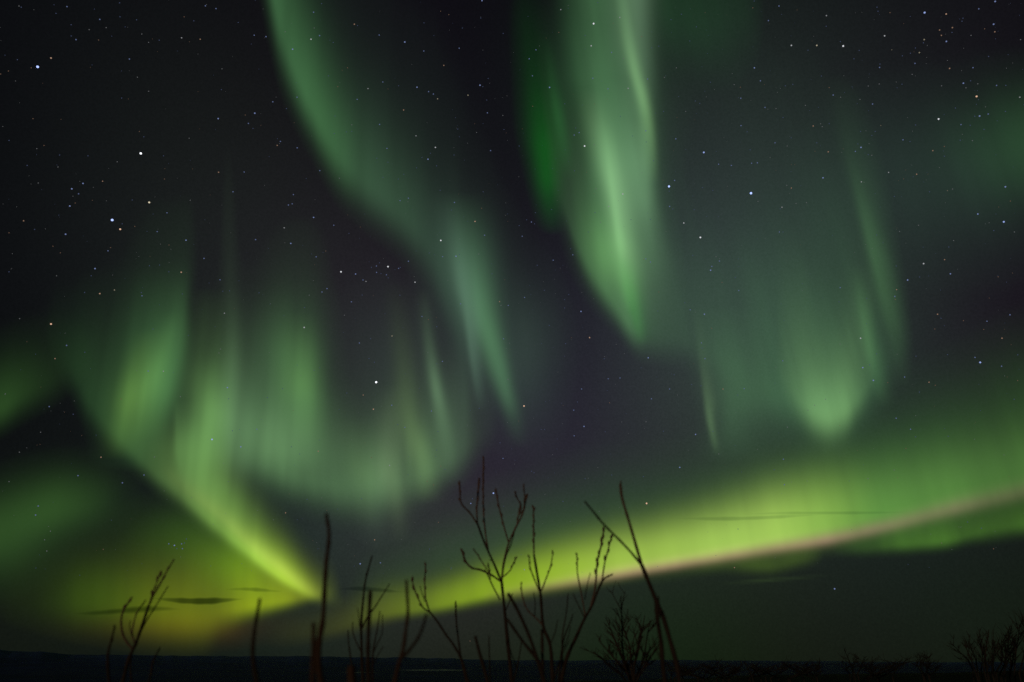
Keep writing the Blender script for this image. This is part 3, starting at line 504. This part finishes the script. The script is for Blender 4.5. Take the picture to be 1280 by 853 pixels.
faint += [(230.5,679,'b'), (221,686,'b'), (233,674,'b')]
def faint_stars():
    V, F, mi = [], [], []
    cols = {'b': 0, 'w': 1, 'o': 2, 'y': 3}; R = random.Random(11)
    oct_v = [(1,0,0),(-1,0,0),(0,1,0),(0,-1,0),(0,0,1),(0,0,-1)]; oct_f = [(0,2,4),(2,1,4),(1,3,4),(3,0,4),(2,0,5),(1,2,5),(3,1,5),(0,3,5)]
    pts = [(x, y, c, .55) for x, y, c in faint]
    for _ in range(1500):                      # the barely visible ones, denser where the Milky Way crosses
        x, y = R.uniform(-90, 1370), R.uniform(-80, 720)
        if R.random() > 0.45 + 0.55*math.exp(-((x-700-0.55*(300-y))/330)**2) + .4*(x > 950 and y < 320): continue
        pts.append((x, y, R.choice('bbbwwo'), R.uniform(.18, .40)))
    for x, y, c, s in pts:
        p = EYE + dirs(x, y)*(STAR_D+1500); k = s*1.25*STAR_D/FPX; b = len(V)
        V += [p + np.array(v)*k for v in oct_v]; F += [tuple(b+i for i in f) for f in oct_f]; mi += [cols[c]]*8
    o = link_mesh('faint_stars', V, F, SM[('b', 1)], smooth=False)
    for c in 'woy': o.data.materials.append(SM[(c, 1)])
    o.data.polygons.foreach_set('material_index', mi)
    tag(o, 'countless faint pinprick stars strewn over the whole sky', 'stars', None, 'stuff')
faint_stars()
# ---------------------------------------------------------------- shrubs
def bark(name, col, rough=0.9):
    m, N, L = new_mat(name); o = N.new('ShaderNodeOutputMaterial'); b = N.new('ShaderNodeBsdfPrincipled'); L.new(b.outputs[0], o.inputs[0]); b.inputs['Roughness'].default_value = rough; b.inputs['Specular IOR Level'].default_value = 0.15
    tc = N.new('ShaderNodeTexCoord'); nz = N.new('ShaderNodeTexNoise'); nz.inputs['Scale'].default_value = 40; nz.inputs['Detail'].default_value = 5; L.new(tc.outputs['Object'], nz.inputs[0])
    mx = N.new('ShaderNodeMix'); mx.data_type = 'RGBA'; L.new(nz.outputs[0], mx.inputs[0]); mx.inputs[6].default_value = (*[c*.55 for c in col], 1); mx.inputs[7].default_value = (*[c*1.5 for c in col], 1); L.new(mx.outputs[2], b.inputs['Base Color']); return m
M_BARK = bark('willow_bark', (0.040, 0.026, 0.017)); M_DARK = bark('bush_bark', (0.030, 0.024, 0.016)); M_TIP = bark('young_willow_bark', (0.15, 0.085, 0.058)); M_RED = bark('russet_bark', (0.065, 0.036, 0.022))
class Tube:
    def __init__(self): self.V = []; self.F = []
    def line(self, pts, r0, r1, sides=6, sub=4, wob=0.0, rnd=random):
        P = [np.array(p, float) for p in pts]
        if len(P) > 2 and sub > 1:                       # Catmull-Rom
            Q = [2*P[0]-P[1]] + P + [2*P[-1]-P[-2]]; S = []
            for i in range(1, len(Q)-2):
                for k in range(sub):
                    t = k/sub; a, b, c, d = Q[i-1], Q[i], Q[i+1], Q[i+2]
                    S.append(.5*((2*b) + (c-a)*t + (2*a-5*b+4*c-d)*t*t + (3*b-a-3*c+d)*t**3))
            S.append(P[-1])
        else: S = P
        n = len(S); base = len(self.V)
        for i, p in enumerate(S):
            tng = S[min(i+1, n-1)] - S[max(i-1, 0)]; tng = tng/max(np.linalg.norm(tng), 1e-9)
            ref = np.array((0, 1.0, 0)) if abs(tng[1]) < .9 else np.array((1.0, 0, 0))
            u = np.cross(tng, ref); u /= np.linalg.norm(u); v = np.cross(tng, u)
            r = r0 + (r1-r0)*i/(n-1)
            if 0 < i < n-1: r *= 1 + rnd.uniform(-.12, .16)
            for k in range(sides):
                a = 2*math.pi*k/sides; self.V.append(p + u*(r*math.cos(a)) + v*(r*math.sin(a)))
        for i in range(n-1):
            for k in range(sides):
                k2 = (k+1) % sides; self.F.append((base+i*sides+k, base+i*sides+k2, base+(i+1)*sides+k2, base+(i+1)*sides+k))
        self.F.append(tuple(base+k for k in range(sides-1, -1, -1))); self.F.append(tuple(base+(n-1)*sides+k for k in range(sides)))
        return S
    def bud(self, p, axis, l, r):
        ax = axis/max(np.linalg.norm(axis), 1e-9); ref = np.array((0, 1.0, 0)) if abs(ax[1]) < .9 else np.array((1.0, 0, 0)); u = np.cross(ax, ref); u /= np.linalg.norm(u); v = np.cross(ax, u)
        base = len(self.V); prof = [(0, .25), (.25, .95), (.55, .9), (.85, .45), (1, .08)]
        for t, k in prof:
            for j in range(6):
                a = 2*math.pi*j/6; self.V.append(p + ax*(l*t) + u*(r*k*math.cos(a)) + v*(r*k*math.sin(a)))
        for i in range(len(prof)-1):
            for j in range(6):
                j2 = (j+1) % 6; self.F.append((base+i*6+j, base+i*6+j2, base+(i+1)*6+j2, base+(i+1)*6+j))
        self.F.append(tuple(base+j for j in range(5, -1, -1))); self.F.append(tuple(base+24+j for j in range(6)))
def gz(x, y):
    return float(ground_z(np.array([math.hypot(x, y)]), np.array([math.atan2(x, y)]))[0])
def shrub(name, label, depth, base_px, stems, mat=None, group='bare winter shrubs on the hilltop', seed=1):
    """stems: list of dicts part, pts [(px, py[, depth offset])], w (px at the foot, px at the tip), ground, buds (fraction from where, spacing px, size px)"""
    R = random.Random(seed); mat = mat or M_BARK; s = depth/FPX
    foot = at(base_px, 835, depth); fx, fy = float(foot[0]), float(foot[1]); fz = gz(fx, fy)
    root = empty(name, (fx, fy, fz)); tag(root, label, 'shrub', group); O = np.array((fx, fy, fz))
    parts = {}
    for st in stems:
        tb = Tube(); n = len(st['pts']); z0 = st.get('z0', 0.0); z1 = st.get('z1', R.uniform(-.10, .10)*depth/2.4)
        P = []
        for i, q in enumerate(st['pts']):
            t = i/(n-1); P.append(at(q[0], q[1], depth + z0 + (z1 - z0)*t))
        st['P'] = P
        r0, r1 = st['w'][0]*s*.50, st['w'][1]*s*.58
        if st.get('ground'):
            p = P[0]; g = np.array((fx + (p[0]-fx)*.45 + R.uniform(-.03,.03), fy + (p[1]-fy)*.5 + R.uniform(-.04,.04), 0)); g[2] = gz(g[0], g[1]) - .02
            mid = p*.55 + g*.45 + np.array((R.uniform(-.02,.02), R.uniform(-.02,.02), 0))
            tb.line([g, mid, p], r0*1.7, r0, rnd=R)
        S = tb.line(P, r0, r1, rnd=R)
        if st.get('buds'):
            f0, sp, sz = st['buds']
            acc = 0; side = 1
            for i in range(1, len(S)):
                acc += np.linalg.norm(S[i]-S[i-1])/s
                if i/len(S) >= f0 and acc >= sp*R.uniform(.6, 1.4):
                    acc = 0; side = -side; ax = S[i]-S[i-1]; ax = ax/np.linalg.norm(ax)
                    dirn = ax + np.array((side*.28, R.uniform(-.3,.3), 0)); tb.bud(S[i], dirn, sz*2.1*s*R.uniform(.8,1.3), sz*.46*s*R.uniform(.8,1.2))
            tb.bud(S[-1]-(S[-1]-S[-2])*.3, S[-1]-S[-2], sz*2*s, sz*.45*s)
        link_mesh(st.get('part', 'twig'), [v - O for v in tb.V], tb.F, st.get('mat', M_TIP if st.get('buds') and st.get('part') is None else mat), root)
    return root
def st(pts, w, **k): return dict(pts=pts, w=w, **k)
BD = (.25, 8, 3.0)
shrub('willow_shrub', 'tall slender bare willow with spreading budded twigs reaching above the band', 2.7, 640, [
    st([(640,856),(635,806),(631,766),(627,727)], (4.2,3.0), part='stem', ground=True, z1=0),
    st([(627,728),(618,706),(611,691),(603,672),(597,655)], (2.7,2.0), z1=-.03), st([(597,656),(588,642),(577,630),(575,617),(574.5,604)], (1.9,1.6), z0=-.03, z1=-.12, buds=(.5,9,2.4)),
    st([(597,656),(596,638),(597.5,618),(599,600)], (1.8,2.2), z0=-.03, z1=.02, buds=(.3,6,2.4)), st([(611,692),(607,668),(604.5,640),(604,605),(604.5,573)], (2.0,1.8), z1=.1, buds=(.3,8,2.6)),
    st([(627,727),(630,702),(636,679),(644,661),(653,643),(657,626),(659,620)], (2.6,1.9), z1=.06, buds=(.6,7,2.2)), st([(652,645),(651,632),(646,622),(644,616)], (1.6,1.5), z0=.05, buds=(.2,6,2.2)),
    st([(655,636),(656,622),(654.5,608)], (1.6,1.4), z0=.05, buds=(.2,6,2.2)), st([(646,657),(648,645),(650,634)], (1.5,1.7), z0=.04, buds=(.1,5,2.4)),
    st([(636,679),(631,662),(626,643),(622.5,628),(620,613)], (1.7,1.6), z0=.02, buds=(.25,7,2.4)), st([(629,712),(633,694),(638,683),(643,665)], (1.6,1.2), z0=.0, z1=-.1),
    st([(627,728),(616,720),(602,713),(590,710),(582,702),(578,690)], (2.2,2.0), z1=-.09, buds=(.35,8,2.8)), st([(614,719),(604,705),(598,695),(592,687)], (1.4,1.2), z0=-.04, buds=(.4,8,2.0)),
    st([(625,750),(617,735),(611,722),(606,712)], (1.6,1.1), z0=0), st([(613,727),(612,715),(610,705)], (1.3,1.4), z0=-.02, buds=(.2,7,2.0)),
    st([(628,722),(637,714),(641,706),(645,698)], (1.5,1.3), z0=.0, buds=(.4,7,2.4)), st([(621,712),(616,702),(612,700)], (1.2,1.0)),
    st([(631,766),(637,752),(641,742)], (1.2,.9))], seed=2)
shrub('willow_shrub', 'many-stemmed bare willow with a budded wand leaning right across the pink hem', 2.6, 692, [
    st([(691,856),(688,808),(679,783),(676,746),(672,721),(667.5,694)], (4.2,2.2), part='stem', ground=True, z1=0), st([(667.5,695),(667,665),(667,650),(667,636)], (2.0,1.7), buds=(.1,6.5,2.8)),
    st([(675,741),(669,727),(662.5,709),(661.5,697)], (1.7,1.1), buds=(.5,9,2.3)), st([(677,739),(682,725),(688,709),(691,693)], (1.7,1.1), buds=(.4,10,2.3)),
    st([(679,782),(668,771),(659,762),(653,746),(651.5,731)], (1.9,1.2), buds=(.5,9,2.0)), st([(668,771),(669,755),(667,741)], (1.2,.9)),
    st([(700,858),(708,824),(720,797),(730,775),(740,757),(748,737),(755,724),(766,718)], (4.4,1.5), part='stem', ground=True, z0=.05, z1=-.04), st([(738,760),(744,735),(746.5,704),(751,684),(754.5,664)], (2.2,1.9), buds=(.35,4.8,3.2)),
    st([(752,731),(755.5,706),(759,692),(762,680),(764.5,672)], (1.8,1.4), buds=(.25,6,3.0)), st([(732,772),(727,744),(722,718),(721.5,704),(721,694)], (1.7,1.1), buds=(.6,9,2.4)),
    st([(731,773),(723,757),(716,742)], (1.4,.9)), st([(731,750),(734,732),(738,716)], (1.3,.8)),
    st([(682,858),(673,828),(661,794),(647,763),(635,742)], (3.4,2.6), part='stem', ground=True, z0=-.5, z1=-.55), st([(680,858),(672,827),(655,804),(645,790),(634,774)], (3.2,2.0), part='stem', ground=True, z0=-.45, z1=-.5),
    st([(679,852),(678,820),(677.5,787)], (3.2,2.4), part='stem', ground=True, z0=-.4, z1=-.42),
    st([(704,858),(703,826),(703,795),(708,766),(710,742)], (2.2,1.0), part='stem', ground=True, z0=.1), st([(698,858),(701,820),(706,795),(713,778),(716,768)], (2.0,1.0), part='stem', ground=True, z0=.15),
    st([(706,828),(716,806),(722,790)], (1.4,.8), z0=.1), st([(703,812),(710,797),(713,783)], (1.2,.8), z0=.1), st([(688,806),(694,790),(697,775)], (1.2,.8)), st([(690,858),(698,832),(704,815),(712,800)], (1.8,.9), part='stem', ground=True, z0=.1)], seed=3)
shrub('willow_shrub', 'two long bare sticks crossing in a narrow fork before the bright band', 2.1, 838, [
    st([(850,858),(846,832),(838,802),(829,772),(819.5,749),(810,726),(802,706)], (5.4,4.0), part='stem', ground=True, z1=0), st([(802,706),(795,682),(788,658),(782,638),(777.5,622),(775.5,606)], (3.6,2.8), z1=.05, buds=(.45,7,2.2)),
    st([(803,708),(790,692),(778,679),(766,667),(754,655),(741,639),(731,627)], (2.9,2.0), z1=-.12),
    st([(832,858),(829,836),(826,801),(822,776),(820,751)], (5.6,4.2), part='stem', ground=True, z0=.1, z1=.03), st([(823,782),(824,760),(823,745)], (2.0,1.2)), st([(829,830),(820,812),(816,798)], (1.6,1.1), z0=.08)], seed=4)
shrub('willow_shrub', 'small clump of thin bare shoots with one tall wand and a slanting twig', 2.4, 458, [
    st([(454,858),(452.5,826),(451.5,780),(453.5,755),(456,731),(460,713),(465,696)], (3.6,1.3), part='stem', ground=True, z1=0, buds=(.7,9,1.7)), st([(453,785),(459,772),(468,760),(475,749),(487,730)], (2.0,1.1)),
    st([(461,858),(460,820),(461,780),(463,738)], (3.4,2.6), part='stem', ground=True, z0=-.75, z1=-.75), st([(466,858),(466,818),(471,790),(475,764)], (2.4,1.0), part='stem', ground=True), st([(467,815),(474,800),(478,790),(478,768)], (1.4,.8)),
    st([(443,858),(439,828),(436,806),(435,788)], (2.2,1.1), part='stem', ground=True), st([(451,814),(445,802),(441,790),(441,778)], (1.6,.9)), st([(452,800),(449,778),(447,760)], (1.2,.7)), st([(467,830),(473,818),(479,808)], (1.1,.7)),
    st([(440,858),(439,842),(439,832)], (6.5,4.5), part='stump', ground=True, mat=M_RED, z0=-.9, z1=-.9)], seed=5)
shrub('willow_shrub', 'out-of-focus forked stick with brownish foot left of the curved budded twig', 1.45, 499, [
    st([(492,858),(498,832),(504,812),(507,790),(510,766),(509,745),(508,725)], (5.0,2.8), part='stem', ground=True, mat=M_RED, z1=0), st([(504,822),(514,810),(523,797),(529,783),(533,768)], (3.6,2.6), z1=-.05)], seed=6)
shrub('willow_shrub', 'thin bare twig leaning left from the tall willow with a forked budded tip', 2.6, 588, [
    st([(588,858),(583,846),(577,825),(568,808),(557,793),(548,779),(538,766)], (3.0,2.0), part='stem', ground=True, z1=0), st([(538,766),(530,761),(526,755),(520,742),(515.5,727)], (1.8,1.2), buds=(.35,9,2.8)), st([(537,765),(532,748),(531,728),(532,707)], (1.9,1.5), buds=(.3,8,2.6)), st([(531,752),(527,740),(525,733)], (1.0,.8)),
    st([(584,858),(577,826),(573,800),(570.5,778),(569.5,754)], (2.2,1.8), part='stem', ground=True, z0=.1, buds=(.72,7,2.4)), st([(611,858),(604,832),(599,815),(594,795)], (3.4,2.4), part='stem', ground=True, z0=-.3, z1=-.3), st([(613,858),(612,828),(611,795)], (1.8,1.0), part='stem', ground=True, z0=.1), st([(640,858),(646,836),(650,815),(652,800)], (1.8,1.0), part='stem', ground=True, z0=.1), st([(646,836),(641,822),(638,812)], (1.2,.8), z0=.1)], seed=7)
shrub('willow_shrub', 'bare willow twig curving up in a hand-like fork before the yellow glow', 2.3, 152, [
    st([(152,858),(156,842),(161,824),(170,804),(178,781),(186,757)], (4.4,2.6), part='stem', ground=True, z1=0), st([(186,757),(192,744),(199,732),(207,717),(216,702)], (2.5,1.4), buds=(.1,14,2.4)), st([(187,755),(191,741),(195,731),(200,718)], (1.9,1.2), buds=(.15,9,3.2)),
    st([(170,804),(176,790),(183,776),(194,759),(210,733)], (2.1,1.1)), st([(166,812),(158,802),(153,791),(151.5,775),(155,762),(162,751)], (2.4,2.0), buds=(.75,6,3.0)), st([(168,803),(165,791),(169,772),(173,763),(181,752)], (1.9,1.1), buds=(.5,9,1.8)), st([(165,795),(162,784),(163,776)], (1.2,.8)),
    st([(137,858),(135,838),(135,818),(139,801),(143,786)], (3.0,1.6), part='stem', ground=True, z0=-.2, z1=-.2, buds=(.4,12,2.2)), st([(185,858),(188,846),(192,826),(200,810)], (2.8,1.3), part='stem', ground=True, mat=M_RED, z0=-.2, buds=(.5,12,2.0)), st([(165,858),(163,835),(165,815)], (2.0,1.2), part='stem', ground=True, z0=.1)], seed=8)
shrub('bare_sapling', 'short blurred lone stick standing right of the darkest cloud bar', 1.35, 321, [
    st([(322,858),(317,830),(316,812),(318,790),(321,772),(325,748)], (5.2,3.2), part='stem', ground=True, z1=0)], seed=9)
shrub('bare_sapling', 'tallest blurred lone stick standing at the tip of the bright hook', 1.3, 400, [
    st([(402,858),(398,832),(398,812),(401,790),(404,772),(406,735),(408,702),(411,678),(411,662),(408,645)], (7.6,3.4), part='stem', ground=True, mat=M_RED, z1=0, buds=(.35,22,3.0)),
    st([(390,858),(391,830),(392,800),(392,778)], (5.4,3.6), part='stem', ground=True, mat=M_RED, z0=-.15, z1=-.15)], seed=10)
# ---------------------------------------------------------------- finely branched bushes further off: grown by rule
def bushy(name, label, depth, base_px, stems, w, levels, seed, mat, spread=.55, group='bare winter shrubs on the hilltop', keep=1.0):
    """stems: (foot px, foot py, tip px, tip py); every stem and its own twigs are one part"""
    R = random.Random(seed); s = depth/FPX; foot = at(base_px, 840, depth); O = np.array((foot[0], foot[1], gz(float(foot[0]), float(foot[1]))))
    root = empty(name, tuple(O)); tag(root, label, 'shrub', group)
    def grow(tb, p, d, l, r, lev):
        n = 4; pts = [p]; q = p.copy(); dd = d.copy()
        for k in range(n):
            dd = dd + np.array((R.uniform(-.16,.16), R.uniform(-.16,.16), R.uniform(-.05,.14))); dd /= np.linalg.norm(dd); q = q + dd*(l/n); pts.append(q.copy())
        tb.line(pts, r, r*.45, sides=4, sub=2, rnd=R)
        if lev > 0:
            for k in range(R.choice((2,3,3,4))):
                t = R.uniform(.25, .95); i = min(int(t*n), n-1); b = pts[i] + (pts[i+1]-pts[i])*(t*n-i)
                nd = dd + np.array((R.choice((-1,1))*R.uniform(.35,1)*spread*1.6, R.uniform(-.8,.8)*spread, R.uniform(-.1,.3))); nd /= np.linalg.norm(nd)
                grow(tb, b, nd, l*R.uniform(.4,.68), r*.6, lev-1)
    for (x0, y0, x1, y1) in stems:
        tb = Tube(); off = R.uniform(-.12,.12)*depth; a = at(x0, y0, depth+off); b = at(x1, y1, depth+off+R.uniform(-.08,.08)*depth)
        g = np.array((O[0]+(a[0]-O[0])*.6, O[1]+(a[1]-O[1])*.8, 0)); g[2] = gz(g[0], g[1]) - .03
        if g[2] < a[2]: tb.line([g, g*.5+a*.5+np.array((R.uniform(-.02,.02),0,0)), a], w*s*.75, w*s*.5, rnd=R)
        l = np.linalg.norm(b-a); bend = np.array((R.uniform(-.06,.06)*l, 0, 0)); pts = [a, a+(b-a)*.33+bend, a+(b-a)*.66+bend*.5, b]; S = tb.line(pts, w*s*.5, w*s*.18, rnd=R)
        for k in range(int(l/s/8*keep)+2):
            i = R.randrange(max(1, len(S)//5), len(S)-1); d = (b-a)/l + np.array((R.choice((-1,1))*R.uniform(.4,1)*spread, R.uniform(-.6,.6)*spread, 0)); d /= np.linalg.norm(d)
            grow(tb, S[i], d, l*R.uniform(.18,.42)*(1.15-i/len(S)*.6), w*s*.26, levels)
        link_mesh('stem', [v-O for v in tb.V], tb.F, mat, root)
bushy('twiggy_bush', 'finely branched low bush between the leaning wand and the crossed sticks', 3.6, 786, [(791,856,776,745),(790,840,757,772),(789,830,770,760),(792,836,806,770),(793,850,812,778),(788,846,748,800),(785,856,742,815),(794,856,823,806),(787,850,764,790),(792,852,800,790)], 2.5, 1, 21, M_BARK, .6, keep=.55)
bushy('twiggy_bush', 'dense dark bush thick with upright twigs filling the lower right corner', 9.0, 1235, [(1216,838,1189,804),(1218,836,1206,806),(1222,840,1210,800),(1226,840,1226,798),(1230,838,1236,792),(1234,842,1222,794),(1240,842,1243,802),(1245,840,1252,800),(1250,842,1256,794),(1256,842,1263,790),(1262,842,1260,806),(1268,842,1275,780),(1274,842,1282,770),(1280,842,1290,784),(1288,842,1300,772),(1236,846,1230,806),(1262,846,1270,800),(1244,846,1240,790),(1252,846,1268,808)], 1.6, 1, 22, M_DARK, .42, keep=1.0)
bushy('twiggy_bush', 'small dark bush with a thin tuft just left of the dense corner bush', 10.0, 1157, [(1155,842,1150,822),(1157,842,1158,820),(1160,842,1164,826),(1153,842,1144,828),(1162,844,1172,832)], 1.4, 1, 23, M_DARK, .5)
bushy('twiggy_bush', 'lone low bush with one thin leaning shoot under the dark strip of sky', 9.0, 1064, [(1066,842,1055,812),(1068,842,1068,826),(1072,842,1080,824),(1062,842,1058,828)], 1.4, 1, 24, M_DARK, .5, keep=.5)
rb = random.Random(5)
LOWB = [(905,'second from the crossed sticks along the near hilltop\'s rim'),(1000,'under the lone bluish star'),(1105,'between the lone low bush and the tufted bush'),(860,'just right of the crossed sticks\' feet'),(955,'third from the crossed sticks along the near hilltop\'s rim')]
for k, (x, where) in enumerate(LOWB):
    bushy('heath_bush', 'squat dark heath bush ' + where, 13.0, x, [(x+rb.uniform(-22,22), 848, x+rb.uniform(-28,28), rb.uniform(829,838)) for _ in range(7)], 1.5, 1, 40+k, M_DARK, .6, group='squat heath bushes along the hilltop rim')
